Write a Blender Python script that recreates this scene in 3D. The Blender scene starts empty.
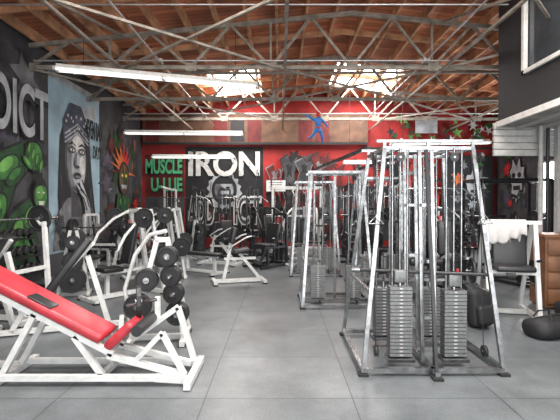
import bpy, bmesh, math, random
from mathutils import Vector, Matrix, Euler
random.seed(7)
scn = bpy.context.scene
COL = scn.collection
pi = math.pi

# ---------------------------------------------------------------- materials
def nt(name):
    m = bpy.data.materials.new(name); m.use_nodes = True
    n = m.node_tree.nodes; l = m.node_tree.links
    return m, n, l, n['Principled BSDF']

def mat(name, col, rough=0.5, metal=0.0, var=0.12, scale=12.0, bump=0.0, emit=None, es=0):
    m, n, l, b = nt(name)
    b.inputs['Roughness'].default_value = rough
    b.inputs['Metallic'].default_value = metal
    tc = n.new('ShaderNodeTexCoord'); ns = n.new('ShaderNodeTexNoise')
    ns.inputs['Scale'].default_value = scale; ns.inputs['Detail'].default_value = 4
    l.new(tc.outputs['Object'], ns.inputs['Vector'])
    r = n.new('ShaderNodeValToRGB')
    r.color_ramp.elements[0].position = 0.3; r.color_ramp.elements[1].position = 0.7
    r.color_ramp.elements[0].color = tuple(max(0, c * (1 - var)) for c in col) + (1,)
    r.color_ramp.elements[1].color = tuple(min(1, c * (1 + var)) for c in col) + (1,)
    l.new(ns.outputs['Fac'], r.inputs['Fac']); l.new(r.outputs['Color'], b.inputs['Base Color'])
    if bump:
        bp = n.new('ShaderNodeBump'); bp.inputs['Strength'].default_value = bump
        l.new(ns.outputs['Fac'], bp.inputs['Height']); l.new(bp.outputs['Normal'], b.inputs['Normal'])
    if emit:
        b.inputs['Emission Color'].default_value = emit + (1,)
        b.inputs['Emission Strength'].default_value = es
    return m

WHITE = mat('white_powdercoat', (0.60, 0.61, 0.60), 0.35)
OFFW = mat('worn_white_paint', (0.46, 0.46, 0.45), 0.5)
CHROME = mat('galvanised_chrome', (0.27, 0.275, 0.28), 0.24, 0.95, 0.35, 14)
STEELP = mat('stack_steel', (0.18, 0.185, 0.185), 0.42, 0.6, 0.2, 30)
BLACK = mat('black_paint', (0.018, 0.018, 0.02), 0.4)
IRON = mat('cast_iron', (0.025, 0.026, 0.028), 0.5, 0.3, 0.2, 40, 0.15)
VINYL = mat('black_vinyl', (0.02, 0.02, 0.022), 0.38, 0, 0.2, 30)
RED = mat('red_vinyl', (0.40, 0.03, 0.042), 0.42, 0, 0.28, 6)
CABLE = mat('cable_black', (0.01, 0.01, 0.01), 0.5)
RUBBER = mat('rubber_grip', (0.015, 0.015, 0.015), 0.8)
TRUSS = mat('truss_steel', (0.27, 0.24, 0.20), 0.6, 0.1, 0.35, 6)
TUBEM = mat('fixture_enamel', (0.76, 0.76, 0.73), 0.4)
GREYW = mat('dark_grey_siding', (0.020, 0.020, 0.023), 0.7)
WOODC = mat('cabinet_wood', (0.17, 0.075, 0.035), 0.45, 0, 0.35, 5)
TOWEL = mat('towel_cotton', (0.50, 0.49, 0.48), 0.95, 0, 0.1, 60, 0.4)
BAG = mat('bag_nylon', (0.012, 0.012, 0.014), 0.7, 0, 0.3, 30, 0.3)
BLUE = mat('blue_suit', (0.02, 0.16, 0.5), 0.5)
SKINR = mat('red_trim', (0.5, 0.02, 0.02), 0.5)
MIRR = mat('dark_glass', (0.05, 0.06, 0.07), 0.05, 0.0)
SEATR = mat('seat_red_vinyl', (0.3, 0.02, 0.02), 0.4)

def paint(name, c, v=0.2, s=3): return mat('paint_' + name, c, 0.75, 0, v, s)
P = dict(
    black=paint('black', (0.012, 0.012, 0.014)), white=paint('white', (0.56, 0.56, 0.54), .25, 6), grey=paint('grey', (0.15, 0.15, 0.16), .5),
    lgrey=paint('lightgrey', (0.34, 0.36, 0.38), .35), dgrey=paint('darkgrey', (0.05, 0.05, 0.055), .5), green=paint('green', (0.04, 0.16, 0.035), .6),
    lgreen=paint('lightgreen', (0.13, 0.34, 0.08), .4), dgreen=paint('darkgreen', (0.015, 0.06, 0.02), .5), red=paint('red', (0.42, 0.02, 0.015), .35),
    dred=paint('darkred', (0.10, 0.01, 0.01), .5), orange=paint('orange', (0.5, 0.12, 0.03), .4), sky=paint('sky', (0.29, 0.42, 0.49), .25, 1.5),
    blue=paint('navy', (0.045, 0.055, 0.085), .5), mint=paint('mint', (0.08, 0.42, 0.2), .25), purple=paint('purple', (0.06, 0.05, 0.075), .5),
    skin=paint('skin', (0.36, 0.2, 0.13), .3), yellow=paint('yellow', (0.55, 0.42, 0.08), .3), brown=paint('brown', (0.10, 0.05, 0.03), .4))

def floor_mat():
    m, n, l, b = nt('rubber_mats')
    tc = n.new('ShaderNodeTexCoord'); mp = n.new('ShaderNodeMapping')
    mp.inputs['Location'].default_value = (0.62, 0.3, 0)
    br = n.new('ShaderNodeTexBrick')
    br.offset = 0.0
    br.inputs['Scale'].default_value = 1.0; br.inputs['Brick Width'].default_value = 1.22
    br.inputs['Row Height'].default_value = 0.92; br.inputs['Mortar Size'].default_value = 0.006
    br.inputs['Mortar Smooth'].default_value = 0.4
    br.inputs['Color1'].default_value = (0.098, 0.109, 0.117, 1); br.inputs['Color2'].default_value = (0.120, 0.131, 0.139, 1)
    br.inputs['Mortar'].default_value = (0.034, 0.036, 0.038, 1)
    l.new(tc.outputs['Object'], mp.inputs['Vector']); l.new(mp.outputs['Vector'], br.inputs['Vector'])
    ns = n.new('ShaderNodeTexNoise'); ns.inputs['Scale'].default_value = 1.6; ns.inputs['Detail'].default_value = 9
    ns.inputs['Roughness'].default_value = 0.7
    l.new(tc.outputs['Object'], ns.inputs['Vector'])
    r = n.new('ShaderNodeValToRGB'); r.color_ramp.elements[0].position = 0.35; r.color_ramp.elements[1].position = 0.72
    r.color_ramp.elements[0].color = (0.72, 0.72, 0.72, 1); r.color_ramp.elements[1].color = (1.4, 1.4, 1.38, 1)
    l.new(ns.outputs['Fac'], r.inputs['Fac'])
    mx = n.new('ShaderNodeMix'); mx.data_type = 'RGBA'; mx.blend_type = 'MULTIPLY'; mx.inputs[0].default_value = 1
    l.new(br.outputs['Color'], mx.inputs[6]); l.new(r.outputs['Color'], mx.inputs[7])
    n2 = n.new('ShaderNodeTexNoise'); n2.inputs['Scale'].default_value = 70
    l.new(tc.outputs['Object'], n2.inputs['Vector'])
    r2 = n.new('ShaderNodeValToRGB'); r2.color_ramp.elements[0].position = 0.3; r2.color_ramp.elements[1].position = 0.7
    r2.color_ramp.elements[0].color = (0.78, 0.78, 0.78, 1); r2.color_ramp.elements[1].color = (1.2, 1.2, 1.2, 1)
    l.new(n2.outputs['Fac'], r2.inputs['Fac'])
    m2 = n.new('ShaderNodeMix'); m2.data_type = 'RGBA'; m2.blend_type = 'MULTIPLY'; m2.inputs[0].default_value = 1
    l.new(mx.outputs[2], m2.inputs[6]); l.new(r2.outputs['Color'], m2.inputs[7])
    l.new(m2.outputs[2], b.inputs['Base Color'])
    b.inputs['Roughness'].default_value = 0.38
    bp = n.new('ShaderNodeBump'); bp.inputs['Strength'].default_value = 0.15
    l.new(br.outputs['Fac'], bp.inputs['Height']); bp.invert = True
    l.new(bp.outputs['Normal'], b.inputs['Normal'])
    return m

def board_mat(name, c1, c2, c3, w, h, rot=False, mort=0.006, rough=0.75):
    m, n, l, b = nt(name)
    tc = n.new('ShaderNodeTexCoord'); mp = n.new('ShaderNodeMapping')
    if rot: mp.inputs['Rotation'].default_value = rot
    br = n.new('ShaderNodeTexBrick'); br.inputs['Scale'].default_value = 1
    br.inputs['Brick Width'].default_value = w; br.inputs['Row Height'].default_value = h
    br.inputs['Mortar Size'].default_value = mort
    br.inputs['Color1'].default_value = c1 + (1,); br.inputs['Color2'].default_value = c2 + (1,); br.inputs['Mortar'].default_value = c3 + (1,)
    l.new(tc.outputs['Object'], mp.inputs['Vector']); l.new(mp.outputs['Vector'], br.inputs['Vector'])
    ns = n.new('ShaderNodeTexNoise'); ns.inputs['Scale'].default_value = 1.1; ns.inputs['Detail'].default_value = 7
    l.new(tc.outputs['Object'], ns.inputs['Vector'])
    r = n.new('ShaderNodeValToRGB'); r.color_ramp.elements[0].position = 0.3; r.color_ramp.elements[1].position = 0.72
    r.color_ramp.elements[0].color = (0.55, 0.5, 0.5, 1); r.color_ramp.elements[1].color = (1.5, 1.45, 1.4, 1)
    l.new(ns.outputs['Fac'], r.inputs['Fac'])
    mx = n.new('ShaderNodeMix'); mx.data_type = 'RGBA'; mx.blend_type = 'MULTIPLY'; mx.inputs[0].default_value = 1
    l.new(br.outputs['Color'], mx.inputs[6]); l.new(r.outputs['Color'], mx.inputs[7])
    l.new(mx.outputs[2], b.inputs['Base Color']); b.inputs['Roughness'].default_value = rough
    return m

FLOOR = floor_mat()
DECK = board_mat('roof_deck_boards', (0.60, 0.24, 0.12), (0.32, 0.11, 0.06), (0.05, 0.02, 0.012), 6.0, 0.16)
JOIST = mat('joist_wood', (0.50, 0.26, 0.14), 0.75, 0, 0.45, 3)
SOFF = board_mat('white_soffit_boards', (0.5, 0.51, 0.5), (0.42, 0.43, 0.42), (0.08, 0.08, 0.08), 4.0, 0.14)
WALLR = mat('red_wall', (0.26, 0.014, 0.013), 0.75, 0, 0.5, 1.2)
WALLD = mat('dark_wall', (0.045, 0.045, 0.05), 0.8, 0, 0.5, 1.0)
WALLG = mat('grey_wall', (0.10, 0.10, 0.11), 0.8, 0, 0.4, 1.0)

# ---------------------------------------------------------------- mesh builder
class MB:
    def __init__(s): s.v = []; s.f = []; s.fm = []; s.sm = []; s.mats = []
    def mi(s, m):
        if m not in s.mats: s.mats.append(m)
        return s.mats.index(m)
    def add(s, vs, fs, m, smooth=False):
        o = len(s.v); s.v += [tuple(v) for v in vs]; k = s.mi(m)
        for f in fs: s.f.append([o + i for i in f]); s.fm.append(k); s.sm.append(smooth)
    def box(s, c, sz, m, rot=(0, 0, 0)):
        R = Euler(rot).to_matrix(); c = Vector(c)
        vs = [c + R @ Vector((x * sz[0] / 2, y * sz[1] / 2, z * sz[2] / 2)) for x in (-1, 1) for y in (-1, 1) for z in (-1, 1)]
        s.add(vs, [(0, 1, 3, 2), (4, 6, 7, 5), (0, 4, 5, 1), (2, 3, 7, 6), (0, 2, 6, 4), (1, 5, 7, 3)], m)
    def rbox(s, c, sz, m, rot=(0, 0, 0), b=0.02, seg=3):
        bm = bmesh.new(); bmesh.ops.create_cube(bm, size=1)
        for v in bm.verts: v.co = Vector((v.co.x * sz[0], v.co.y * sz[1], v.co.z * sz[2]))
        bmesh.ops.bevel(bm, geom=bm.edges[:], offset=min(b, min(sz) * 0.45), segments=seg, affect='EDGES', profile=0.5)
        R = Euler(rot).to_matrix(); c = Vector(c)
        bm.verts.index_update()
        s.add([c + R @ v.co for v in bm.verts], [[v.index for v in f.verts] for f in bm.faces], m, True); bm.free()
    def bar(s, a, b, w, m, h=None):
        a = Vector(a); b = Vector(b); h = h or w; d = (b - a).normalized()
        up = Vector((0, 0, 1)) if abs(d.z) < 0.95 else Vector((0, 1, 0))
        x = d.cross(up).normalized(); y = x.cross(d).normalized()
        vs = [p + x * i * w / 2 + y * j * h / 2 for p in (a, b) for i, j in ((-1, -1), (1, -1), (1, 1), (-1, 1))]
        s.add(vs, [(3, 2, 1, 0), (4, 5, 6, 7), (0, 1, 5, 4), (1, 2, 6, 5), (2, 3, 7, 6), (3, 0, 4, 7)], m)
    def sweep(s, pts, r, m, n=8):
        pts = [Vector(p) for p in pts]; rings = []
        rr = r if isinstance(r, (list, tuple)) else [r] * len(pts)
        px = None
        for i, p in enumerate(pts):
            if i == 0: d = pts[1] - p
            elif i == len(pts) - 1: d = p - pts[i - 1]
            else: d = (pts[i + 1] - p).normalized() + (p - pts[i - 1]).normalized()
            d.normalize()
            if px is None:
                up = Vector((0, 0, 1)) if abs(d.z) < 0.9 else Vector((0, 1, 0)); px = d.cross(up).normalized()
            else:
                px = (px - d * px.dot(d)).normalized()
            py = d.cross(px)
            rings.append([p + (px * math.cos(2 * pi * k / n) + py * math.sin(2 * pi * k / n)) * rr[i] for k in range(n)])
        vs = [v for r_ in rings for v in r_]
        fs = [(i * n + k, i * n + (k + 1) % n, (i + 1) * n + (k + 1) % n, (i + 1) * n + k) for i in range(len(pts) - 1) for k in range(n)]
        s.add(vs, fs, m, True)
        s.add(rings[0], [list(range(n))[::-1]], m); s.add(rings[-1], [list(range(n))], m)
    def lathe(s, c, ax, prof, m, n=20):
        c = Vector(c); d = Vector(ax).normalized()
        up = Vector((0, 0, 1)) if abs(d.z) < 0.9 else Vector((0, 1, 0))
        x = d.cross(up).normalized(); y = d.cross(x)
        vs = [c + d * a + (x * math.cos(2 * pi * k / n) + y * math.sin(2 * pi * k / n)) * r for a, r in prof for k in range(n)]
        fs = [(i * n + k, i * n + (k + 1) % n, (i + 1) * n + (k + 1) % n, (i + 1) * n + k) for i in range(len(prof) - 1) for k in range(n)]
        fs.append(list(range(n))[::-1]); fs.append([(len(prof) - 1) * n + k for k in range(n)])
        s.add(vs, fs, m, False)
    def plate(s, c, ax, R, t=0.04, m=None, n=22):
        m = m or IRON; h = t / 2
        s.lathe(c, ax, [(-h, .02), (-h, .3 * R), (-h * .4, .34 * R), (-h * .4, .82 * R), (-h, .86 * R), (-h, .97 * R), (-h * .7, R), (h * .7, R), (h, .97 * R), (h, .86 * R), (h * .4, .82 * R), (h * .4, .34 * R), (h, .3 * R), (h, .02)], m, n)
        s.lathe(c, ax, [(-h - .004, .022), (-h - .004, .035), (h + .004, .035), (h + .004, .022)], CHROME, 12)
    def pulley(s, c, ax, R=0.055):
        s.lathe(c, ax, [(-.014, R * .3), (-.014, R), (-.005, R * .82), (.005, R * .82), (.014, R), (.014, R * .3)], BLACK, 16)
        s.lathe(c, ax, [(-.02, .012), (.02, .012)], CHROME, 8)
    def stack(s, x, y, z0, n=15, w=0.24, d=0.11, m=None, top=1.95, ph=0.035):
        m = m or STEELP
        for i in range(n):
            s.box((x, y, z0 + ph * (i + .5) + .0), (w, d, ph - 0.006), m)
            s.box((x, y - d / 2 - .001, z0 + ph * (i + .5)), (.03, .004, .012), OFFW)
        for sx in (-.075, .075):
            s.sweep([(x + sx, y, 0.05), (x + sx, y, top)], 0.011, CHROME)
        s.sweep([(x, y, z0 + ph * n), (x, y, top)], 0.004, CABLE, 6)
        s.lathe((x, y, z0 + ph * n + .03), (0, 0, 1), [(-.03, .02), (.03, .015)], CHROME, 10)
    def barbell(s, c, ax=(1, 0, 0), L=2.1, plates=(.2, .2), r=0.014):
        c = Vector(c); d = Vector(ax).normalized()
        s.sweep([c - d * L / 2, c + d * L / 2], r, CHROME)
        for sg in (-1, 1):
            s.sweep([c + d * sg * (L / 2 - .4), c + d * sg * L / 2], r * 1.8, CHROME, 10)
            for i, R in enumerate(plates): s.plate(c + d * sg * (L / 2 - .36 + i * .05), d, R)
    def mesh(s, name):
        me = bpy.data.meshes.new(name); me.from_pydata(s.v, [], s.f)
        for m in s.mats: me.materials.append(m)
        me.polygons.foreach_set('material_index', s.fm); me.polygons.foreach_set('use_smooth', s.sm); me.update()
        return me

def put(me, name, loc=(0, 0, 0), rz=0, parent=None, sc=None):
    if isinstance(me, MB): me = me.mesh(name)
    o = bpy.data.objects.new(name, me); o.location = loc; o.rotation_euler = (0, 0, rz)
    if sc: o.scale = (sc, sc, sc)
    if parent: o.parent = parent
    COL.objects.link(o); return o

# ---------------------------------------------------------------- room
XL, XR, YF, YB = -5.1, 8.0, -2.0, 15.2
RX = 1.45
def roofz(x): return 5.75 - 0.1 * abs(x - RX)
b = MB(); b.box(((XL + XR) / 2, (YF + YB) / 2, -.05), (XR - XL + .4, YB - YF + .4, .1), FLOOR); put(b, 'floor')
b = MB(); b.box((XL - .1, (YF + YB) / 2, 2.55), (.2, YB - YF + .4, 5.1), WALLD); put(b, 'wall_left')
b = MB()
def wr(y0, y1, z0, z1): b.box((XR + .1, (y0 + y1) / 2, (z0 + z1) / 2), (.2, y1 - y0, z1 - z0), WALLD)
wr(YF - .2, 11.2, 0, 5.1); wr(12.7, YB + .2, 0, 5.1); wr(11.2, 12.7, 0, 1.35); wr(11.2, 12.7, 2.9, 5.1)
put(b, 'wall_right')
b = MB()
b.add([(XL, YB, 0), (XR, YB, 0), (XR, YB, roofz(XR)), (RX, YB, roofz(RX)), (XL, YB, roofz(XL)),
       (XL, YB + .2, 0), (XR, YB + .2, 0), (XR, YB + .2, roofz(XR)), (RX, YB + .2, roofz(RX)), (XL, YB + .2, roofz(XL))],
      [(0, 1, 2, 3, 4), (9, 8, 7, 6, 5), (0, 5, 6, 1), (1, 6, 7, 2), (2, 7, 8, 3), (3, 8, 9, 4), (4, 9, 5, 0)], WALLR)
put(b, 'wall_back')
b = MB()
for (x0, x1, z0, z1) in ((XL, -3.6, 0, 5.1), (5.2, XR, 0, 5.1), (-3.6, 5.2, 4.2, 5.3)):
    b.box(((x0 + x1) / 2, YF - .1, (z0 + z1) / 2), (x1 - x0, .2, z1 - z0), WALLG)
put(b, 'wall_front')

SK = [(-2.15, -.6), (1.65, 3.6)]
SY = [(1.0, 5.0), (11.9, 14.4)]  # near range: unseen glowing panels added for lighting; far range: real skylights
xs = [XL - .2, SK[0][0], SK[0][1], RX, SK[1][0], SK[1][1], XR + .2]; ys = [YF - .2, SY[0][0], SY[0][1], SY[1][0], SY[1][1], YB + .2]
b = MB()
SKYL = mat('skylight_and_added_panel', (0.9, 0.9, 0.9), 0.5, emit=(1.0, 0.98, 0.94), es=7.0)
sk = []
for i in range(len(xs) - 1):
    for j in range(len(ys) - 1):
        x0, x1, y0, y1 = xs[i], xs[i + 1], ys[j], ys[j + 1]
        hole = ((x0, x1) in SK) and ((y0, y1) in SY)
        if hole: sk.append((x0, x1, y0, y1)); continue
        vs = [(x, y, roofz(x) + dz) for dz in (0, .08) for x, y in ((x0, y0), (x1, y0), (x1, y1), (x0, y1))]
        b.add(vs, [(3, 2, 1, 0), (4, 5, 6, 7), (0, 1, 5, 4), (1, 2, 6, 5), (2, 3, 7, 6), (3, 0, 4, 7)], DECK)
put(b, 'ceiling')
for (x0, x1, y0, y1) in sk:
    q = MB(); vs = [(x, y, roofz(x) + .05) for x, y in ((x0, y0), (x1, y0), (x1, y1), (x0, y1))]
    q.add(vs, [(0, 3, 2, 1)], SKYL)
    for a, c in (((x0, y0), (x1, y0)), ((x1, y0), (x1, y1)), ((x1, y1), (x0, y1)), ((x0, y1), (x0, y0))):
        q.bar((a[0], a[1], roofz(a[0]) + .02), (c[0], c[1], roofz(c[0]) + .02), .05, OFFW)
    put(q, 'skylight_or_added_panel')
b = MB()
x = XL + .15
while x < XR:
    b.box((x, (YF + YB) / 2, roofz(x) - .1), (.055, YB - YF, .2), JOIST); x += .61
for y in (4.2, 7.2, 9.6, 12.6):
    b.bar((XL + .05, y, roofz(XL) - .12), (RX, y, roofz(RX) - .12), .05, JOIST, .12)
    b.bar((RX, y, roofz(RX) - .12), (XR - .05, y, roofz(XR) - .12), .05, JOIST, .12)
put(b, 'ceiling_joists')

def truss():
    b = MB(); zb = 4.4
    tz = lambda x: roofz(x) - .25
    b.bar((XL, 0, zb), (XR, 0, zb), .07, TRUSS, .08)
    b.bar((XL, 0, tz(XL)), (RX, 0, tz(RX)), .07, TRUSS, .08); b.bar((RX, 0, tz(RX)), (XR, 0, tz(XR)), .07, TRUSS, .08)
    n = 8; st = (XR - XL) / n
    for i in range(n):
        x0 = XL + i * st; x1 = x0 + st; xm = (x0 + x1) / 2
        b.bar((x0, .0, zb), (xm, .0, tz(xm)), .05, TRUSS); b.bar((xm, 0, tz(xm)), (x1, 0, zb), .05, TRUSS)
        if i % 2: b.bar((x0, .0, zb), (x0, .0, tz(x0)), .04, TRUSS)
        b.box((x0 + .02, -.045, zb), (.22, .01, .16), TRUSS)
    return b.mesh('roof_truss')
tm = truss()
TY = [2.4, 5.4, 8.4, 10.9, 13.4]
for y in TY: put(tm, 'roof_truss', (0, y, 0))
b = MB()
for xx in (-3.2, 0.1, 3.3, 6.2):
    b.bar((xx, YF, 4.36), (xx, YB, 4.36), .045, TRUSS)
for i in range(len(TY) - 1):
    y0, y1 = TY[i], TY[i + 1]
    for xa, xb in ((-3.2, .1), (3.3, 6.2)) if i % 2 else ((.1, 3.3), (-5.0, -3.2)):
        b.bar((xa, y0, 4.36), (xb, y1, 4.36), .04, TRUSS); b.bar((xb, y0, 4.38), (xa, y1, 4.38), .04, TRUSS)
    for xx in (-3.2, .1, 3.3, 6.2):
        b.bar((xx, y0, 4.4), (xx, y1, roofz(xx) - .25), .045, TRUSS)
put(b, 'roof_bracing')
CON = mat('conduit_zinc', (.5, .5, .5), .4, .6)
b = MB()
b.sweep([(XL + .15, 9.9, 4.75), (XR - .2, 9.9, 4.8)], .035, TRUSS)
for x in (-3, 0, 3, 6): b.sweep([(x, 9.9, 4.77), (x, 9.9, roofz(x) - .02)], .01, TRUSS, 6)
for x in (-3.8, -1.9, .6, 2.4, 4.6):
    b.lathe((x, 9.9, 4.7), (0, 0, 1), [(-.05, .02), (-.04, .03), (.0, .01), (.05, .01)], CON, 8)
put(b, 'sprinkler_pipe')
b = MB()
b.sweep([(XL + .2, 8.2, 4.47), (3.7, 8.2, 4.47)], .016, CON); b.sweep([(-2.4, 3.0, 4.47), (-2.4, 14.9, 4.47)], .016, CON); b.sweep([(2.9, 3.0, 4.47), (2.9, 14.9, 4.47)], .016, CON)
b.sweep([(XL + .2, 12.95, 4.47), (7.7, 12.95, 4.47)], .016, CON); b.sweep([(XL + .2, 6.7, 4.85), (3.7, 6.7, 4.85)], .014, CON)
for x, y in ((-2.4, 8.2), (2.9, 8.2), (-2.4, 12.95), (2.9, 12.95)): b.box((x, y, 4.47), (.12, .12, .06), CON)
put(b, 'ceiling_conduit')

TUBE = mat('fluorescent_tube', (0.9, 0.9, 0.88), .3, emit=(1, 1, .95), es=.8)
def fixture(x0, y0, x1, y1, z):
    b = MB(); a = Vector((x0, y0, z)); c = Vector((x1, y1, z))
    b.bar(a, c, .13, TUBEM, .09)
    d = (c - a).normalized(); sd = Vector((-d.y, d.x, 0))
    for s in (-.08, .08):
        b.bar(a + sd * s + Vector((0, 0, -.02)), c + sd * s + Vector((0, 0, -.02)), .07, TUBEM, .015)
        b.sweep([a + sd * s * .9 + Vector((0, 0, -.06)), c + sd * s * .9 + Vector((0, 0, -.06))], .019, TUBE)
    for p in (a, c, (a + c) / 2): b.box(p + Vector((0, 0, -.05)), (.05, .2, .07), TUBEM)
    for t in (.12, .88):
        p = a.lerp(c, t); b.sweep([p, (p.x, p.y, roofz(p.x) - .0)], .006, CABLE, 6)
    put(b, 'fluorescent_light')
fixture(-4.2, 7.75, -.5, 8.9, 4.2)
fixture(-4.85, 12.9, -1.2, 13.1, 3.9)
fixture(-4.4, 14.2, -1.7, 14.35, 3.3)
fixture(3.4, 12.6, 6.2, 12.2, 3.5)
fixture(2.2, 14.2, 3.9, 14.2, 3.1)

# mezzanine
b = MB()
MX, MY = 3.92, 7.4
WY0, WY1, WZ0, WZ1 = 4.3, 6.6, 3.72, 4.95
def mw(y0, y1, z0, z1): b.box((MX + .06, (y0 + y1) / 2, (z0 + z1) / 2), (.12, y1 - y0, z1 - z0), GREYW)
mw(2.0, WY0, 3.1, 5.15); mw(WY1, MY, 3.1, 5.15); mw(WY0, WY1, 3.1, WZ0); mw(WY0, WY1, WZ1, 5.15)
b.box(((MX + XR) / 2, MY - .06, 4.1), (XR - MX - .02, .12, 1.9), GREYW)
b.box(((MX + XR) / 2, 2.06, 4.1), (XR - MX - .02, .12, 1.9), GREYW)
b.box(((MX + XR) / 2, 4.7, 3.05), (XR - MX - .02, 5.4, .12), SOFF)
b.box((MX - .02, 4.7, 3.04), (.05, 5.4, .10), TUBEM)
for k in range(5): b.rbox(((3.85 + XR - .02) / 2, MY + .03, 2.54 + k * .12), (XR - 3.87, .07, .112), OFFW, b=.012, seg=2)
for k in range(9): b.bar((MX + .3 + k * .42, 2.1, 2.97), (MX + .3 + k * .42, MY - .1, 2.97), .045, OFFW, .06)
b.box((4.95, MY - .1, 1.5), (.1, .1, 3.0), OFFW); b.box((7.2, MY - .1, 1.5), (.1, .1, 3.0), OFFW)
b.box((4.45, 2.2, 1.5), (.12, .12, 3.0), OFFW)
b.sweep([(4.6, MY - .15, 0), (4.6, MY - .15, 3.0)], .04, OFFW); b.sweep([(4.72, MY - .15, 0), (4.72, MY - .15, 3.0)], .03, BLACK)
mz = put(b, 'mezzanine_office')
b = MB()
for y in (WY0, WY1, (WY0 + WY1) / 2): b.box((MX - .01, y, (WZ0 + WZ1) / 2), (.07, .06, WZ1 - WZ0 + .06), TUBEM)
for z in (WZ0, WZ1): b.box((MX - .01, (WY0 + WY1) / 2, z), (.07, WY1 - WY0 + .06, .06), TUBEM)
b.box((MX + .05, (WY0 + WY1) / 2, (WZ0 + WZ1) / 2), (.02, WY1 - WY0, WZ1 - WZ0), MIRR)
put(b, 'window_1')
b = MB(); WINE = mat('daylight_pane', (.9, .9, .9), .4, emit=(.9, .96, 1), es=4)
b.box((XR + .12, 11.95, 2.125), (.02, 1.5, 1.55), WINE)
for y in (11.2, 11.95, 12.7): b.box((XR + .02, y, 2.125), (.08, .06, 1.6), OFFW)
for z in (1.35, 2.9): b.box((XR + .02, 11.95, z), (.08, 1.56, .06), OFFW)
put(b, 'window_2')

# ---------------------------------------------------------------- murals
def mapL(u, z, o): return (XL + o, u, z)
def mapB(u, z, o): return (u, YB - o, z)
def mapR(u, z, o): return (XR - o, u, z)
class Mural:
    def __init__(s, name, mp): s.b = MB(); s.mp = mp; s.o = .004; s.name = name
    def poly(s, pts, m, up=True):
        if up: s.o += .0010
        s.b.add([s.mp(u, z, s.o) for u, z in pts], [list(range(len(pts)))], P[m])
    def rect(s, u0, z0, u1, z1, m): s.poly([(u0, z0), (u1, z0), (u1, z1), (u0, z1)], m)
    def ell(s, u, z, ru, rz, m, n=20, rot=0):
        c, t = math.cos(rot), math.sin(rot)
        s.poly([(u + ru * math.cos(2 * pi * k / n) * c - rz * math.sin(2 * pi * k / n) * t, z + ru * math.cos(2 * pi * k / n) * t + rz * math.sin(2 * pi * k / n) * c) for k in range(n)], m)
    def muscle(s, u, z, ru, rz, rot, a='green', c='lgreen'):
        s.ell(u, z, ru * 1.15, rz * 1.12, 'black', 16, rot); s.ell(u, z, ru, rz, a, 16, rot); s.ell(u - ru * .2, z + rz * .15, ru * .6, rz * .65, c, 14, rot)
    def star(s, u, z, R, m, n=8, inner=.5, su=1, sz=1, jit=.25, out=None):
        pts = []
        a0 = random.random() * 6
        for k in range(2 * n):
            r = R * (1 if k % 2 == 0 else inner) * (1 + random.uniform(-jit, jit)); a = a0 + pi * k / n
            pts.append((u + r * math.cos(a) * su, z + r * math.sin(a) * sz))
        if out:
            s.poly([(u + (p - u) * 1.2, z + (q - z) * 1.2) for p, q in pts], out)
        s.poly(pts, m)
    def limb(s, pts, w, m, out='black'):
        def strip(ws):
            L = []; R = []
            for i, (u, z) in enumerate(pts):
                if i == 0: d = (pts[1][0] - u, pts[1][1] - z)
                else: d = (u - pts[i - 1][0], z - pts[i - 1][1])
                l = math.hypot(*d) or 1; nx, ny = -d[1] / l, d[0] / l
                L.append((u + nx * ws[i], z + ny * ws[i])); R.append((u - nx * ws[i], z - ny * ws[i]))
            return L + R[::-1]
        if out: s.poly(strip([x + .05 for x in w]), out)
        s.poly(strip(w), m)
    def drips(s, u0, u1, z0, z1, n, cols, w=.04):
        for i in range(n):
            u = random.uniform(u0, u1); z = random.uniform(z0, z1); l = random.uniform(.2, .7); q = random.uniform(.4, 1) * w
            s.poly([(u - q, z), (u + q, z), (u + q * .3 + random.uniform(-.1, .1), z - l)], random.choice(cols))
    def done(s): return put(s.b, s.name)
def text(body, parent, wall, u0, u1, z0, z1, m, bold=.02, name='lettering', off=.03):
    cu = bpy.data.curves.new(name, 'FONT'); cu.body = body; cu.size = 1; cu.extrude = .004; cu.offset = bold
    cu.materials.append(P[m])
    o = bpy.data.objects.new(name, cu); COL.objects.link(o)
    bpy.context.view_layer.update()
    bb = [Vector(c) for c in o.bound_box]; mnx = min(v.x for v in bb); mxx = max(v.x for v in bb); mny = min(v.y for v in bb); mxy = max(v.y for v in bb)
    sx = abs(u1 - u0) / (mxx - mnx); sy = (z1 - z0) / (mxy - mny)
    o.scale = (sx, sy, 1)
    if wall == 'B': o.rotation_euler = (pi / 2, 0, 0); o.location = (u0 - mnx * sx, YB - off, z0 - mny * sy)
    if wall == 'L': o.rotation_euler = (pi / 2, 0, pi / 2); o.location = (XL + off, u0 - mnx * sx, z0 - mny * sy)
    if wall == 'R': o.rotation_euler = (pi / 2, 0, -pi / 2); o.location = (XR - off, u0 + mnx * sx, z0 - mny * sy)
    if parent: o.parent = parent
    return o

M = Mural('mural_green_giant', mapL)
M.rect(4.0, .2, 9.0, 4.6, 'dgrey')
for i in range(18): M.star(random.uniform(4.5, 8.8), random.uniform(.6, 4.4), random.uniform(.2, .5), random.choice(['black', 'grey', 'dgrey', 'purple', 'black']), 6, .6)
M.drips(5, 8.9, 2.6, 4.4, 14, ['grey', 'lgrey', 'black'])
M.limb([(6.4, .9), (7.0, 1.5), (7.5, 2.2), (8.2, 2.6)], [.55, .6, .42, .25], 'dgreen')
M.muscle(6.75, 1.4, .35, .5, -.7); M.muscle(7.15, 1.9, .28, .45, -.7, 'dgreen', 'green'); M.muscle(7.3, 1.45, .22, .4, -.6); M.muscle(7.62, 2.3, .18, .36, -1.0)
M.muscle(7.85, 2.15, .13, .3, -1.0, 'dgreen', 'green')
M.ell(8.45, 2.6, .33, .33, 'black'); M.ell(8.45, 2.6, .28, .28, 'green')
for k in range(4): M.muscle(8.28 + k * .13, 2.72 - k * .1, .055, .15, -.3)
M.muscle(8.2, 2.45, .07, .18, .9)
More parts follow.
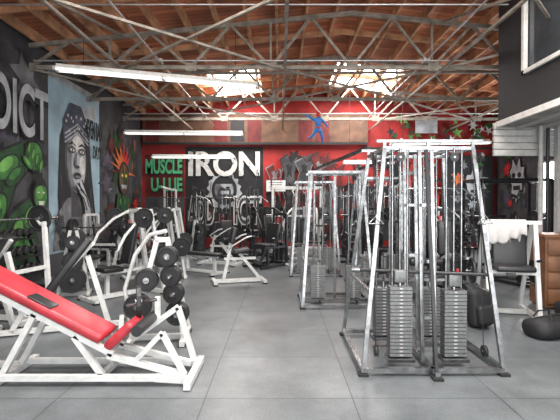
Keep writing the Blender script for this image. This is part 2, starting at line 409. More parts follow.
M.limb([(7.3, .3), (7.8, 1.0), (8.4, 1.55)], [.55, .45, .25], 'dgreen')
M.muscle(7.9, 1.0, .25, .4, -.5); M.muscle(8.3, .75, .22, .38, .2, 'dgreen', 'green'); M.muscle(8.25, 1.35, .16, .25, -.6)
M.ell(8.62, 1.8, .27, .34, 'black'); M.ell(8.62, 1.8, .22, .28, 'green'); M.ell(8.58, 1.86, .14, .14, 'lgreen')
M.poly([(8.4, 1.95), (8.5, 2.15), (8.75, 2.15), (8.86, 1.95), (8.65, 2.02)], 'black')
for ex in (8.54, 8.72): M.ell(ex, 1.86, .04, .02, 'white', 8)
M.poly([(8.52, 1.68), (8.74, 1.68), (8.7, 1.6), (8.56, 1.6)], 'white')
M.drips(6, 8.9, .6, 1.6, 12, ['black', 'dgreen', 'lgreen'])
m = M.done()
text('ADDICT', m, 'L', 6.0, 8.9, 2.9, 3.95, 'black', .06, 'letter_shadow', .09)
text('ADDICT', m, 'L', 5.98, 8.88, 2.95, 4.0, 'lgrey', .02, off=.1)
M = Mural('mural_woman_portrait', mapL)
M.rect(9.05, .5, 11.6, 4.6, 'sky')
for i in range(9): M.ell(random.uniform(9.3, 11.3), random.uniform(3.4, 4.4), .3, .12, random.choice(['lgrey', 'sky']), 12)
M.rect(9.05, 4.45, 11.6, 4.6, 'lgrey')
M.poly([(9.55, .6), (9.4, 1.8), (9.5, 3.2), (9.9, 4.0), (10.5, 4.1), (10.95, 3.5), (11.1, 2.4), (11.3, 1.4), (11.2, .6)], 'black')
M.poly([(9.2, .55), (9.3, 1.3), (9.8, 1.75), (10.3, 1.85), (10.9, 1.7), (11.4, 1.2), (11.5, .55)], 'grey')
M.poly([(10.0, 1.3), (10.0, 2.2), (10.55, 2.2), (10.6, 1.3)], 'dgrey')
M.ell(10.25, 2.72, .54, .88, 'dgrey', 28); M.ell(10.29, 2.72, .48, .83, 'grey', 28)
M.ell(10.38, 2.68, .36, .72, 'lgrey', 24); M.ell(10.35, 3.12, .3, .2, 'white', 18); M.ell(10.55, 2.6, .14, .24, 'white', 14)
M.poly([(9.65, 3.05), (9.62, 3.6), (9.95, 4.08), (10.5, 4.1), (10.88, 3.7), (10.88, 3.15), (10.3, 3.42)], 'blue')
for k in range(14): M.star(9.78 + .078 * k, 3.6 + .2 * math.sin(k * 2.3), .055, 'white', 5, .4, jit=0)
for k in range(3): M.limb([(9.68, 3.08 + k * .1), (10.3, 3.42 + k * .1), (10.87, 3.16 + k * .1)], [.02] * 3, 'lgrey', None)
for ex in (10.02, 10.5):
    M.ell(ex, 2.95, .17, .09, 'dgrey'); M.ell(ex, 2.94, .11, .035, 'white', 12); M.ell(ex, 2.94, .035, .035, 'black', 10)
    M.limb([(ex - .16, 3.06), (ex, 3.13), (ex + .16, 3.06)], [.015, .03, .015], 'black', None)
M.poly([(10.2, 2.9), (10.26, 2.9), (10.2, 2.58), (10.1, 2.58)], 'grey'); M.ell(10.26, 2.55, .11, .04, 'dgrey', 12)
M.ell(10.26, 2.33, .18, .08, 'black'); M.ell(10.26, 2.3, .13, .03, 'grey'); M.ell(10.27, 2.05, .2, .06, 'grey')
M.limb([(10.9, .8), (10.75, 1.6), (10.4, 2.2)], [.2, .14, .05], 'lgrey')
M.limb([(10.7, 1.5), (10.5, 1.9), (10.2, 2.1)], [.05, .05, .03], 'lgrey'); M.limb([(10.8, 1.5), (10.62, 1.8), (10.35, 1.95)], [.05, .05, .03], 'lgrey')
for i in range(9): M.star(9.4 + i * .25, random.uniform(.6, 1.3), .25, random.choice(['dgrey', 'black', 'grey', 'lgrey']), 6, .6)
M.drips(9.3, 11.3, 1, 2.4, 10, ['black', 'dgrey'], .03)
m = M.done(); text('EVEN BAD', m, 'L', 10.7, 11.58, 3.35, 3.85, 'black', .02, off=.085); text('DAYS', m, 'L', 11.05, 11.5, 2.85, 3.2, 'black', .02, off=.085)
M = Mural('mural_flame_creature', mapL)
M.rect(11.65, .3, 15.15, 4.1, 'dgrey')
for i in range(20): M.star(random.uniform(12, 14.7), random.uniform(.6, 3.6), random.uniform(.25, .5), random.choice(['black', 'dred', 'dgreen', 'purple', 'grey', 'brown', 'red']), 7, .5, out='black')
for k in range(11):
    a = pi * k / 10; c, s_ = math.cos(a), math.sin(a)
    M.poly([(13.3 + c * .35 - s_ * .15, 2.6 + s_ * .3), (13.3 + c * 1.2, 2.6 + s_ * 1.0), (13.3 + c * .35 + s_ * .15, 2.6 + s_ * .3 + .1)], random.choice(['orange', 'red', 'dred', 'brown']))
M.ell(13.3, 2.45, .45, .55, 'black'); M.ell(13.3, 2.45, .38, .48, 'brown'); M.ell(13.35, 2.5, .22, .3, 'dgreen'); M.ell(13.15, 2.55, .08, .05, 'yellow'); M.ell(13.45, 2.55, .08, .05, 'yellow')
M.poly([(13.05, 2.25), (13.55, 2.25), (13.45, 2.1), (13.3, 2.16), (13.15, 2.1)], 'lgrey')
M.limb([(13.3, 1.9), (13.2, 1.3), (13.1, .5)], [.5, .6, .5], 'dgreen')
for i in range(6): M.muscle(13.0 + (i % 2) * .35, 1.7 - (i // 2) * .35, .12, .15, 0, 'dgreen', 'green')
M.drips(12, 15, 1, 3.9, 20, ['black', 'orange', 'dred', 'dgrey'])
M.done()
M = Mural('mural_gym_logo', mapB)
M.rect(-3.5, .4, -.62, 3.75, 'black')
for i in range(14): M.star(random.uniform(-3.2, -.9), random.uniform(.6, 1.9), random.uniform(.12, .3), random.choice(['dgrey', 'grey', 'dred']), 6, .6)
M.star(-2.06, 2.12, .66, 'lgrey', 16, .86, 1, 1.1, .06)
M.ell(-2.06, 2.15, .47, .55, 'black', 24)
M.ell(-2.06, 2.17, .36, .44, 'grey', 24); M.ell(-1.96, 2.2, .24, .36, 'lgrey', 20)
M.poly([(-2.36, 2.0), (-1.76, 2.0), (-1.82, 1.7), (-2.06, 1.58), (-2.3, 1.7)], 'dgrey')
M.poly([(-2.42, 2.38), (-1.7, 2.38), (-1.78, 2.58), (-2.06, 2.68), (-2.34, 2.58)], 'black')
for ex in (-2.17, -1.93): M.ell(ex, 2.24, .08, .04, 'black', 10)
M.drips(-3.4, -.7, 1.0, 1.6, 12, ['lgrey', 'grey', 'dred'], .03)
# distressed spray texture over the letters
M.o = .08
for i in range(70): M.star(random.uniform(-3.4, -.72), random.choice([random.uniform(2.65, 3.6), random.uniform(.85, 1.9)]), random.uniform(.02, .07), random.choice(['black', 'black', 'dgrey', 'dred']), 5, .5)
M.drips(-3.35, -.75, 1.2, 3.2, 22, ['black', 'black', 'dgrey'], .025)
m = M.done()
text('IRON', m, 'B', -3.38, -.74, 2.66, 3.58, 'white', .03, off=.06)
text('ADD', m, 'B', -3.42, -2.4, .85, 1.95, 'white', .06, off=.06); text('ICT', m, 'B', -1.72, -.68, .85, 1.95, 'white', .06, off=.06)
text('ADD', m, 'B', -3.37, -2.45, .9, 1.9, 'black', .0, 'letter_fill', off=.068); text('ICT', m, 'B', -1.67, -.73, .9, 1.9, 'dgrey', .0, 'letter_fill', off=.068)
M = Mural('mural_green_lettering', mapB)
M.rect(-4.98, 1.9, -3.55, 3.45, 'dred'); M.rect(-4.98, .3, -3.55, 1.9, 'dgrey')
for i in range(8): M.star(random.uniform(-4.8, -3.8), random.uniform(.5, 1.7), random.uniform(.15, .3), random.choice(['black', 'dred', 'grey', 'dgreen']), 6, .5)
m = M.done()
text('MUSCLE', m, 'B', -4.95, -3.6, 2.75, 3.3, 'mint', .03, off=.06); text('U-LUE', m, 'B', -4.75, -3.6, 2.1, 2.6, 'mint', .03, off=.06)
text('MUSCLE', m, 'B', -4.92, -3.57, 2.7, 3.25, 'black', .05, 'letter_shadow', .05); text('U-LUE', m, 'B', -4.72, -3.57, 2.05, 2.55, 'black', .05, 'letter_shadow', .05)
M = Mural('mural_graffiti', mapB)
M.rect(-.5, .3, 5.8, 1.5, 'dgrey')
cols = ['black', 'dred', 'dgrey', 'grey', 'black', 'red', 'black', 'dgrey']
for i in range(40): M.star(random.uniform(-.2, 5.6), random.uniform(1.6, 3.5), random.uniform(.1, .35), random.choice(['black', 'dred', 'dgrey', 'dred', 'black']), 6, .45)
for row in range(2):
    x = -.45
    while x < 5.6:
        h = random.uniform(.9, 1.4); z = random.uniform(1.5, 1.8) + row * 1.05; w = random.uniform(.35, .6); cl = random.choice(cols)
        pts = [(x, z - h / 2), (x + w * .3, z - h / 2 + .15), (x + w * .5, z - h / 4), (x + w, z - h / 2), (x + w * .85, z), (x + w * 1.1, z + h / 2), (x + w * .6, z + h * .3), (x + w * .4, z + h * .55), (x - .05, z + h * .4), (x + w * .2, z)]
        if random.random() < (1.0 if row == 0 else .7):
            M.poly([(x + w / 2 + (u - x - w / 2) * 1.15, z + (q - z) * 1.08) for u, q in pts], random.choice(['white', 'black', 'grey', 'black', 'lgrey']) if row == 0 else random.choice(['black', 'black', 'grey']))
            M.poly(pts, cl)
            M.poly([(x + w * .5 + (u - x - w / 2) * .4, z + .1 + (q - z) * .4) for u, q in pts], random.choice(['grey', 'black', 'red', 'dgrey']))
        x += w * 1.05
for i in range(22): M.star(random.uniform(-.2, 5.5), random.uniform(.5, 1.6), random.uniform(.15, .4), random.choice(['black', 'dgrey', 'dred', 'grey', 'red']), 6, .5)
M.drips(-.4, 5.6, .9, 3.4, 50, ['black', 'dred', 'red', 'grey'])
M.rect(5.9, .3, 7.8, 3.4, 'black')
for i in range(16): M.star(random.uniform(6.3, 7.4), random.uniform(.6, 3.2), random.uniform(.15, .35), random.choice(['grey', 'dgrey', 'green', 'orange', 'lgrey', 'purple']), 7, .5, out='black')
M.star(7.1, 2.4, .42, 'lgrey', 9, .7, 1, 1.2, out='black'); M.ell(7.0, 2.45, .1, .08, 'black', 10); M.ell(7.25, 2.45, .1, .08, 'black', 10); M.rect(6.95, 2.05, 7.3, 2.15, 'black')
M.rect(-5.0, 3.8, 3.2, 4.9, 'brown')
for i in range(13): M.rect(-4.9 + i * .62, 3.9, -4.4 + i * .62, 4.75, random.choice(['black', 'brown', 'dred', 'dgrey', 'brown', 'dred']))
M.rect(-5.0, 3.8, 3.2, 3.88, 'black'); M.rect(3.2, 3.62, 7.8, 3.7, 'black')
for i in range(56): M.star(random.uniform(4.0, 7.6), random.uniform(3.8, 4.9), random.uniform(.08, .22), random.choice(['lgreen', 'green', 'white', 'dgreen', 'black', 'dgreen', 'dred']), 5, .35)
M.rect(4.9, 4.2, 5.7, 4.8, 'lgrey')
M.done()
M = Mural('mural_warrior', mapR)
M.rect(12.9, .3, 14.95, 4.2, 'dgrey')
for i in range(24): M.star(random.uniform(13.4, 14.5), random.uniform(.6, 3.9), random.uniform(.15, .35), random.choice(['grey', 'green', 'black', 'orange', 'red', 'lgrey', 'purple']), 7, .5, out='black')
M.star(13.8, 2.5, .5, 'lgrey', 9, .75, 1, 1.2, out='black'); M.ell(13.65, 2.6, .12, .09, 'black'); M.ell(13.98, 2.6, .12, .09, 'black'); M.rect(13.6, 2.1, 14.0, 2.25, 'black')
M.rect(7.6, .3, 11.1, 3.6, 'grey')
for i in range(24): M.star(random.uniform(8.1, 10.7), random.uniform(.6, 3.2), random.uniform(.15, .45), random.choice(['grey', 'dgreen', 'black', 'red', 'lgrey', 'purple', 'dgrey']), 7, .5, out='black')
M.done()

# ---------------------------------------------------------------- equipment
def feet(b, pts, m=RUBBER):
    for p in pts: b.box((p[0], p[1], .012), (.09, .09, .024), m)

def cable_tower(fr=CHROME, W=1.1, D=.9, H=2.12, n=15, stks=2):
    b = MB(); tw = W * .72; td = D * .55; y0 = -D / 2; y1 = D / 2
    for sx in (-1, 1):
        for sy in (-1, 1):
            b.bar((sx * W / 2, sy * D / 2, .03), (sx * tw / 2, sy * td / 2, H), .042, fr)
        b.bar((sx * W / 2, y0, .04), (sx * W / 2, y1, .04), .045, fr)
        b.bar((sx * tw / 2, -td / 2, H), (sx * tw / 2, td / 2, H), .042, fr)
        b.bar((sx * W * .46, -D * .42, .7), (sx * W * .46, D * .42, .7), .03, fr)
    for sy in (-1, 1):
        b.bar((-W / 2, sy * D / 2, .04), (W / 2, sy * D / 2, .04), .045, fr)
        b.bar((-tw / 2 - .06, sy * td / 2, H), (tw / 2 + .06, sy * td / 2, H), .042, fr)
    b.bar((0, 0, H), (0, 0, .04), .04, fr); b.bar((-W / 2, 0, .04), (W / 2, 0, .04), .045, fr)
    b.bar((-tw / 2, 0, H - .02), (tw / 2, 0, H - .02), .042, fr)
    for s in ((-1, 1) if stks == 2 else (0,)):
        xx = s * W * .26
        b.stack(xx, -.1, .1, n, top=H - .02, m=STEELP)
        b.pulley((xx, -.1, H - .08), (1, 0, 0)); b.pulley((xx, -td / 2 - .03, H - .08), (1, 0, 0))
        b.sweep([(xx, -td / 2 - .09, H - .08), (xx, -D * .4, 1.35)], .004, CABLE, 6)
        b.sweep([(xx - .07, -D * .4, 1.28), (xx, -D * .4, 1.35), (xx + .07, -D * .4, 1.28), (xx - .07, -D * .4, 1.28)], .007, CHROME, 6)
        b.sweep([(xx - .06, -D * .4, 1.28), (xx + .06, -D * .4, 1.28)], .015, RUBBER)
        b.bar((xx - .1, -.1, .07), (xx + .1, -.1, .07), .12, fr, .04)
        b.pulley((xx, -D * .45, .12), (1, 0, 0))
    feet(b, [(sx * W / 2, sy * D / 2) for sx in (-1, 1) for sy in (-1, 1)])
    return b

def big_tower():
    b = MB(); H = 2.16; fr = CHROME; W = 1.32; D = 1.2
    tx0, tx1, ty0, ty1 = .25, 1.12, .22, .95
    base = [(0, 0), (W, 0), (W, D), (0, D)]; top = [(tx0, ty0), (tx1, ty0), (tx1, ty1), (tx0, ty1)]
    for (x0, y0), (x1, y1) in zip(base, top):
        b.bar((x0, y0, .03), (x1, y1, H), .038, fr)
    for i in range(4):
        a, c = base[i], base[(i + 1) % 4]; b.bar((a[0], a[1], .05), (c[0], c[1], .05), .045, fr)
        a, c = top[i], top[(i + 1) % 4]; b.bar((a[0], a[1], H), (c[0], c[1], H), .034, fr)
    b.bar((tx0 - .08, ty0, H + .07), (tx1 + .1, ty0, H + .07), .028, fr); b.bar((tx0 - .08, ty1, H + .07), (tx1 + .1, ty1, H + .07), .028, fr)
    for xx in (tx0, .68, tx1): b.bar((xx, ty0, H), (xx, ty0, H + .07), .03, fr); b.bar((xx, ty1, H), (xx, ty1, H + .07), .03, fr)
    b.bar((W * .5, -.12, .05), (W * .5, D, .05), .045, fr)
    for xx, yy in ((.60, .12), (.72, .12), (.60, .62), (.72, .62)):
        b.bar((xx, yy, .05), (xx, yy + .12, H), .032, fr)
    b.bar((.66, -.08, .05), (.66, .22, H), .03, BLACK)
    b.bar((.4, .22, H), (.4, ty1, H), .034, fr); b.bar((.93, .22, H), (.93, ty1, H), .034, fr)
    for z in (.5, 1.05, 1.6):
        b.bar((.6, .16, z), (.72, .16, z), .03, fr); b.bar((.6, .66, z), (.72, .66, z), .03, fr)
    b.bar((.1, D - .1, .7), (W - .1, D - .1, .7), .03, fr)
    b.bar((.1, .1, .75), (.1, D - .1, .75), .03, fr); b.bar((W - .07, .1, .75), (W - .07, D - .1, .75), .03, fr)
    for xx, yy, nn in ((.40, .2, 19), (.93, .2, 18), (.40, .85, 15), (.93, .85, 15)):
        b.stack(xx, yy, .12, nn, w=.215, d=.12, top=H - .02, ph=.036)
        b.box((xx, yy, .09), (.26, .16, .04), fr)
        b.pulley((xx, yy, H - .09), (0, 1, 0), .045)
    for xx in (.14, 1.18):
        b.pulley((xx, .08, .2), (1, 0, 0)); b.pulley((xx, .18, H - .1), (1, 0, 0))
        b.sweep([(xx, .1, .2), (xx, .2, H - .1)], .004, CABLE, 6)
        b.sweep([(xx, .16, H - .16), (xx, .08, 1.5)], .004, CABLE, 6)
        b.sweep([(xx - .07, .08, 1.42), (xx, .08, 1.5), (xx + .07, .08, 1.42), (xx - .07, .08, 1.42)], .007, fr, 6)
    b.sweep([(.40, .2, .12), (.40, .2, H)], .012, CHROME); b.sweep([(.93, .2, .12), (.93, .2, H)], .012, CHROME)
    b.rbox((.4, .2, .9), (.12, .09, .12), STEELP, b=.01); b.rbox((.93, .2, .86), (.12, .09, .12), STEELP, b=.01)
    b.sweep([(-.02, .28, .95), (1.45, .1, .92)], .017, BLACK); b.lathe((-.02, .28, .95), (1, -.1, 0), [(-.04, .03), (.04, .03)], CHROME, 12)
    b.lathe((1.45, .1, .92), (1, -.1, 0), [(-.05, .028), (.03, .028)], RUBBER, 12)
    b.lathe((.97, .2, .80), (0, 0, 1), [(0, .03), (.12, .03), (.14, .015), (.17, .015)], RED, 14)
    feet(b, base + [(W * .5, -.1)])
    return b

def plate_tree(fr=WHITE, R=(.22, .2, .17, .14, .12)):
    b = MB()
    b.bar((-.25, 0, .03), (.25, 0, .03), .06, fr); b.bar((-.25, -.25, .03), (-.25, .25, .03), .05, fr); b.bar((.25, -.25, .03), (.25, .25, .03), .05, fr)
    b.bar((-.25, 0, .03), (-.05, 0, 1.15), .05, fr); b.bar((.25, 0, .03), (.05, 0, 1.15), .05, fr)
    for i, z in enumerate((.3, .62, .95)):
        for s in (-1, 1):
            b.sweep([(0, 0, z), (0, s * .28, z + .02)], .016, CHROME); b.bar((-.2 + .12 * i * .9, 0, z), (.2 - .12 * i * .9, 0, z), .04, fr)
            for k in range(3): b.plate((0, s * (.08 + k * .05), z), (0, 1, 0), R[(i * 2 + (s > 0)) % 5])
    feet(b, [(sx * .25, sy * .22) for sx in (-1, 1) for sy in (-1, 1)])
    return b

def flat_bench(fr=WHITE, pad=VINYL, bar=True):
    b = MB()
    b.bar((0, -.6, .05), (0, .6, .05), .06, fr)
    for y in (-.6, .6): b.bar((-.3, y, .04), (.3, y, .04), .06, fr)
    b.bar((0, -.45, .05), (0, -.45, .4), .06, fr); b.bar((0, .4, .05), (0, .4, .4), .06, fr); b.bar((0, -.55, .4), (0, .6, .4), .05, fr)
    b.rbox((0, 0, .455), (.28, 1.2, .07), pad, b=.025)
    if bar:
        for s in (-1, 1):
            b.bar((s * .3, .6, .04), (s * .5, .62, 1.1), .055, fr); b.bar((s * .5, .56, 1.0), (s * .5, .5, 1.08), .03, fr)
        b.bar((-.42, .61, .7), (.42, .61, .7), .05, fr)
        b.barbell((0, .53, 1.09), plates=(.21, .21), L=1.8)
    feet(b, [(-.28, -.6), (.28, -.6), (-.28, .6), (.28, .6)]); return b

def incline_bench(fr=WHITE, pad=VINYL, bar=True):
    b = MB()
    b.bar((0, -.7, .05), (0, .75, .05), .06, fr)
    for y in (-.7, .75): b.bar((-.32, y, .04), (.32, y, .04), .06, fr)
    b.bar((0, -.5, .05), (0, -.3, .42), .06, fr); b.bar((0, .6, .05), (0, .35, .95), .06, fr)
    b.rbox((0, -.35, .46), (.3, .36, .08), pad, b=.03); b.rbox((0, .13, .83), (.3, .1, .85), pad, rot=(-.62, 0, 0), b=.03)
    b.bar((0, -.2, .42), (0, .42, 1.12), .05, fr)
    if bar:
        for s in (-1, 1):
            b.bar((s * .32, .75, .04), (s * .52, .5, 1.35), .055, fr); b.bar((s * .52, .45, 1.3), (s * .52, .38, 1.38), .03, fr)
        b.bar((-.45, .62, .7), (.45, .62, .7), .05, fr)
        b.barbell((0, .4, 1.4), plates=(.2,), L=1.8)
    feet(b, [(-.3, -.7), (.3, -.7), (-.3, .75), (.3, .75)]); return b

def chest_press(fr=WHITE, pad=VINYL):
    b = MB()
    b.bar((0, -.65, .05), (0, .6, .05), .07, fr); b.bar((-.45, .55, .04), (.45, .55, .04), .07, fr); b.bar((-.3, -.62, .04), (.3, -.62, .04), .06, fr)
    b.bar((0, .5, .05), (0, .3, 1.55), .07, fr); b.bar((-.35, .33, 1.5), (.35, .33, 1.5), .06, fr)
    b.bar((0, -.3, .05), (0, -.3, .42), .06, fr); b.bar((0, -.4, .42), (0, .4, .46), .05, fr)
    b.rbox((0, -.25, .5), (.34, .36, .08), pad, b=.03); b.rbox((0, .12, .92), (.3, .09, .72), pad, rot=(-.22, 0, 0), b=.03)
    for s in (-1, 1):
        b.sweep([(s * .35, .33, 1.5), (s * .42, .05, 1.35), (s * .46, -.22, 1.1), (s * .44, -.35, .85)], .025, fr)
        b.sweep([(s * .44, -.35, .87), (s * .24, -.37, .87)], .018, RUBBER); b.sweep([(s * .44, -.35, .87), (s * .44, -.37, 1.02)], .018, RUBBER)
        b.sweep([(s * .4, .1, 1.38), (s * .62, .1, 1.38)], .02, CHROME)
        b.plate((s * .5, .1, 1.38), (1, 0, 0), .17)
        b.bar((s * .42, .55, .04), (s * .33, .34, 1.5), .05, fr)
        b.sweep([(s * .38, .45, .7), (s * .6, .45, .7)], .018, CHROME); b.plate((s * .5, .45, .7), (1, 0, 0), .2)
    feet(b, [(-.4, .55), (.4, .55), (-.28, -.62), (.28, -.62)]); return b

def lat_pulldown(fr=WHITE, pad=VINYL, stk=IRON):
    b = MB(); H = 2.15
    b.bar((0, -.9, .05), (0, .4, .05), .07, fr)
    for y in (-.9, .4): b.bar((-.35, y, .04), (.35, y, .04), .07, fr)
    for s in (-1, 1): b.bar((s * .2, .4, .04), (s * .2, .4, H), .06, fr)
    b.bar((-.2, .4, H), (.2, .4, H), .06, fr); b.bar((0, .42, H), (0, -.6, H + .05), .06, fr)
    b.stack(0, .3, .1, 18, top=H - .05, m=stk)
    b.bar((0, -.55, .05), (0, -.55, .48), .06, fr); b.rbox((0, -.5, .52), (.36, .36, .08), pad, b=.03)
    b.bar((0, -.2, .05), (0, -.25, .7), .05, fr)
    b.lathe((0, -.28, .7), (1, 0, 0), [(-.25, .05), (-.24, .06), (.24, .06), (.25, .05)], pad, 14)
    b.pulley((0, -.6, H - .02), (1, 0, 0)); b.pulley((0, .3, H), (1, 0, 0))
    b.sweep([(0, -.65, H - .03), (0, -.65, 1.85)], .004, CABLE, 6)
    b.sweep([(-.6, -.65, 1.7), (-.42, -.65, 1.84), (0, -.65, 1.85), (.42, -.65, 1.84), (.6, -.65, 1.7)], .014, CHROME)
    feet(b, [(-.33, .4), (.33, .4), (-.33, -.9), (.33, -.9)]); return b

def smith(fr=BLACK):
    b = MB(); H = 2.2
    for s in (-1, 1):
        b.bar((s * .85, -.55, .04), (s * .85, .55, .04), .07, fr); b.bar((s * .85, .45, .04), (s * .85, .45, H), .07, fr)
        b.bar((s * .85, -.45, .04), (s * .85, -.45, H), .07, fr); b.bar((s * .85, -.45, H), (s * .85, .45, H), .07, fr)
        b.sweep([(s * .78, 0, .06), (s * .78, 0, H)], .015, CHROME)
        b.bar((s * .85, 0, H), (s * .7, 0, H), .06, fr); b.bar((s * .85, 0, .06), (s * .7, 0, .06), .06, fr)
        for z in (.5, .9): b.sweep([(s * .88, .45, z), (s * 1.1, .45, z)], .018, CHROME); b.plate((s * .97, .45, z), (1, 0, 0), .21)
    for y in (-.45, .45): b.bar((-.85, y, H), (.85, y, H), .07, fr)
    b.bar((-.85, .45, .06), (.85, .45, .06), .07, fr); b.bar((-.85, .45, 1.2), (.85, .45, 1.2), .05, fr)
    b.barbell((0, 0, 1.25), L=2.15, plates=(.22,))
    feet(b, [(-.85, -.5), (.85, -.5), (-.85, .5), (.85, .5)]); return b

def dumbbell(b, c, R, ax=(0, 1, 0)):
    c = Vector(c); d = Vector(ax)
    b.sweep([c - d * .12, c + d * .12], .016, CHROME)
    for s in (-1, 1):
        b.lathe(c + d * s * .11, ax, [(-.045, R * .8), (-.035, R), (.035, R), (.045, R * .8)], IRON, 12)
def dumbbell_rack(fr=BLACK, L=2.4):
    b = MB()
    for s in (-1, 1):
        b.bar((s * L / 2, -.3, .04), (s * L / 2, .3, .04), .06, fr); b.bar((s * L / 2, -.15, .04), (s * L / 2, .28, 1.15), .06, fr)
    for z, y in ((.35, -.03), (.68, .1), (1.0, .22)):
        for dy in (-.1, .1): b.bar((-L / 2, y + dy, z + dy * .25), (L / 2, y + dy, z + dy * .25), .04, fr)
        n = int(L / .19)
        for k in range(n): dumbbell(b, (-L / 2 + .14 + k * (L - .28) / (n - 1), y, z + .09), .055 + .02 * (k / n) + (.01 if z < .5 else 0))
    feet(b, [(-L / 2, -.28), (L / 2, -.28), (-L / 2, .28), (L / 2, .28)]); return b

def roman_chair(fr=WHITE):
    b = MB()
    b.bar((-.5, 0, .05), (.5, 0, .05), .07, fr)
    for x in (-.5, .5): b.bar((x, -.28, .04), (x, .28, .04), .07, fr)
    b.bar((-.32, 0, .05), (-.12, 0, 1.0), .06, fr); b.bar((.46, 0, .05), (.0, 0, .62), .06, fr)
    b.bar((-.3, 0, .5), (.35, 0, .5), .05, fr)
    b.rbox((.05, 0, .66), (.34, .3, .08), VINYL, rot=(0, -.15, 0), b=.03); b.rbox((-.12, 0, .98), (.1, .3, .34), VINYL, rot=(0, .2, 0), b=.03)
    b.lathe((.4, 0, .42), (0, 1, 0), [(-.2, .045), (.2, .045)], VINYL, 12)
    for s in (-1, 1): b.sweep([(-.2, s * .05, .7), (-.15, s * .28, .8), (.1, s * .3, .95), (.22, s * .3, .98)], .016, fr)
    feet(b, [(-.5, -.25), (-.5, .25), (.5, -.25), (.5, .25)]); return b

def preacher(fr=WHITE):
    b = MB()
    b.bar((0, -.5, .05), (0, .5, .05), .06, fr)
    for y in (-.5, .5): b.bar((-.3, y, .04), (.3, y, .04), .06, fr)
    b.bar((0, .3, .05), (0, .2, .85), .06, fr); b.bar((0, -.35, .05), (0, -.35, .45), .05, fr); b.rbox((0, -.35, .5), (.34, .3, .08), VINYL, b=.03)
    b.rbox((0, .25, .86), (.55, .42, .07), VINYL, rot=(-.7, 0, 0), b=.03)
    for s in (-1, 1): b.bar((s * .3, .5, .04), (s * .3, .48, .9), .04, fr)
    b.barbell((0, .5, .95), L=1.2, plates=(.13,)); return b

def leg_ext(fr=WHITE, pad=VINYL):
    b = MB()
    b.bar((-.3, -.55, .04), (-.3, .6, .04), .06, fr); b.bar((.3, -.55, .04), (.3, .6, .04), .06, fr)
    b.bar((-.3, .6, .04), (.3, .6, .04), .06, fr); b.bar((-.3, -.2, .04), (.3, -.2, .04), .06, fr)
    for s in (-1, 1): b.bar((s * .22, .55, .04), (s * .22, .55, 1.35), .06, fr); b.bar((s * .22, -.2, .04), (s * .22, -.2, .5), .06, fr); b.bar((s * .22, -.3, .5), (s * .22, .5, .5), .05, fr)
    b.bar((-.22, .55, 1.35), (.22, .55, 1.35), .06, fr); b.stack(0, .55, .1, 14, top=1.33, m=IRON)
    b.rbox((0, -.05, .56), (.42, .45, .09), pad, b=.03); b.rbox((0, .26, .85), (.4, .09, .55), pad, rot=(-.2, 0, 0), b=.03)
    b.bar((.26, -.3, .5), (.26, -.5, .22), .05, fr); b.lathe((0, -.52, .2), (1, 0, 0), [(-.25, .055), (.25, .055)], VINYL, 14)
    for s in (-1, 1): b.sweep([(s * .26, 0, .5), (s * .28, 0, .75), (s * .28, -.1, .75)], .016, CHROME)
    return b

# --- foreground red incline machine
b = MB(); fr = WHITE
y0, y1 = 3.62, 4.02
for y in (y0, y1): b.bar((-2.55, y, .07), (-1.1, y, .07), .05, fr)
b.bar((-1.1, y0, .07), (-.78, 3.62, .05), .055, fr); b.bar((-1.1, y1, .07), (-.84, y1, .05), .055, fr)
b.bar((-.8, 3.5, .04), (-.8, 4.15, .04), .06, fr); b.bar((-2.5, 3.45, .04), (-2.5, 4.2, .04), .06, fr); b.bar((-1.6, y0, .07), (-1.6, y1, .07), .05, fr)
pa = Vector((-1.6, 0, .38)); pb = Vector((-3.05, 0, 1.13)); ang = math.atan2(pb.z - pa.z, -(pb.x - pa.x))
for y in (y0 + .06, y1 - .06): b.bar((pa.x + .1, y, pa.z - .12), (pb.x, y, pb.z - .07), .05, fr)
c = (pa + pb) / 2; b.rbox((c.x, (y0 + y1) / 2, c.z + .01), ((pb - pa).length, .36, .085), RED, rot=(0, ang, 0), b=.03)
b.rbox((-1.45, (y0 + y1) / 2, .42), (.32, .34, .085), RED, rot=(0, -.75, 0), b=.03)
b.rbox((-2.15, y0 + .1, .73), (.24, .14, .012), VINYL, rot=(0, ang, 0), b=.005)
for y in (y0 + .06, y1 - .06):
    b.bar((-1.55, y, .25), (-.86, y, .07), .05, fr); b.bar((-2.5, y, .07), (-2.2, y, .62), .05, fr); b.bar((-1.6, y, .07), (-1.85, y, .42), .05, fr)
    b.bar((-3.0, y, 1.05), (-3.05, y, .04), .05, fr)
    b.bar((-2.5, y, .06), (-3.05, y, .06), .05, fr)
b.bar((-1.45, y1, .28), (-1.0, y1, .60), .05, fr); b.bar((-1.0, y1, .60), (-.84, y1, .07), .05, fr)
b.bar((-1.3, y0 + .06, .2), (-1.06, y0 + .06, .45), .045, fr); b.bar((-1.06, y0 + .06, .45), (-.86, y0 + .06, .07), .045, fr)
b.sweep([(-1.5, y1 - .02, .62), (-1.2, y1 - .02, .68)], .018, CHROME); b.bar((-1.2, y1, .48), (-1.2, y1, .7), .045, fr)
b.plate((-1.38, y1 - .02, .65), (1, .35, 0), .17, .05)
b.lathe((-1.25, (y0 + y1) / 2, .5), (0, 1, 0), [(-.26, .05), (.26, .05)], VINYL, 14)
put(b, 'decline_leg_press_bench')

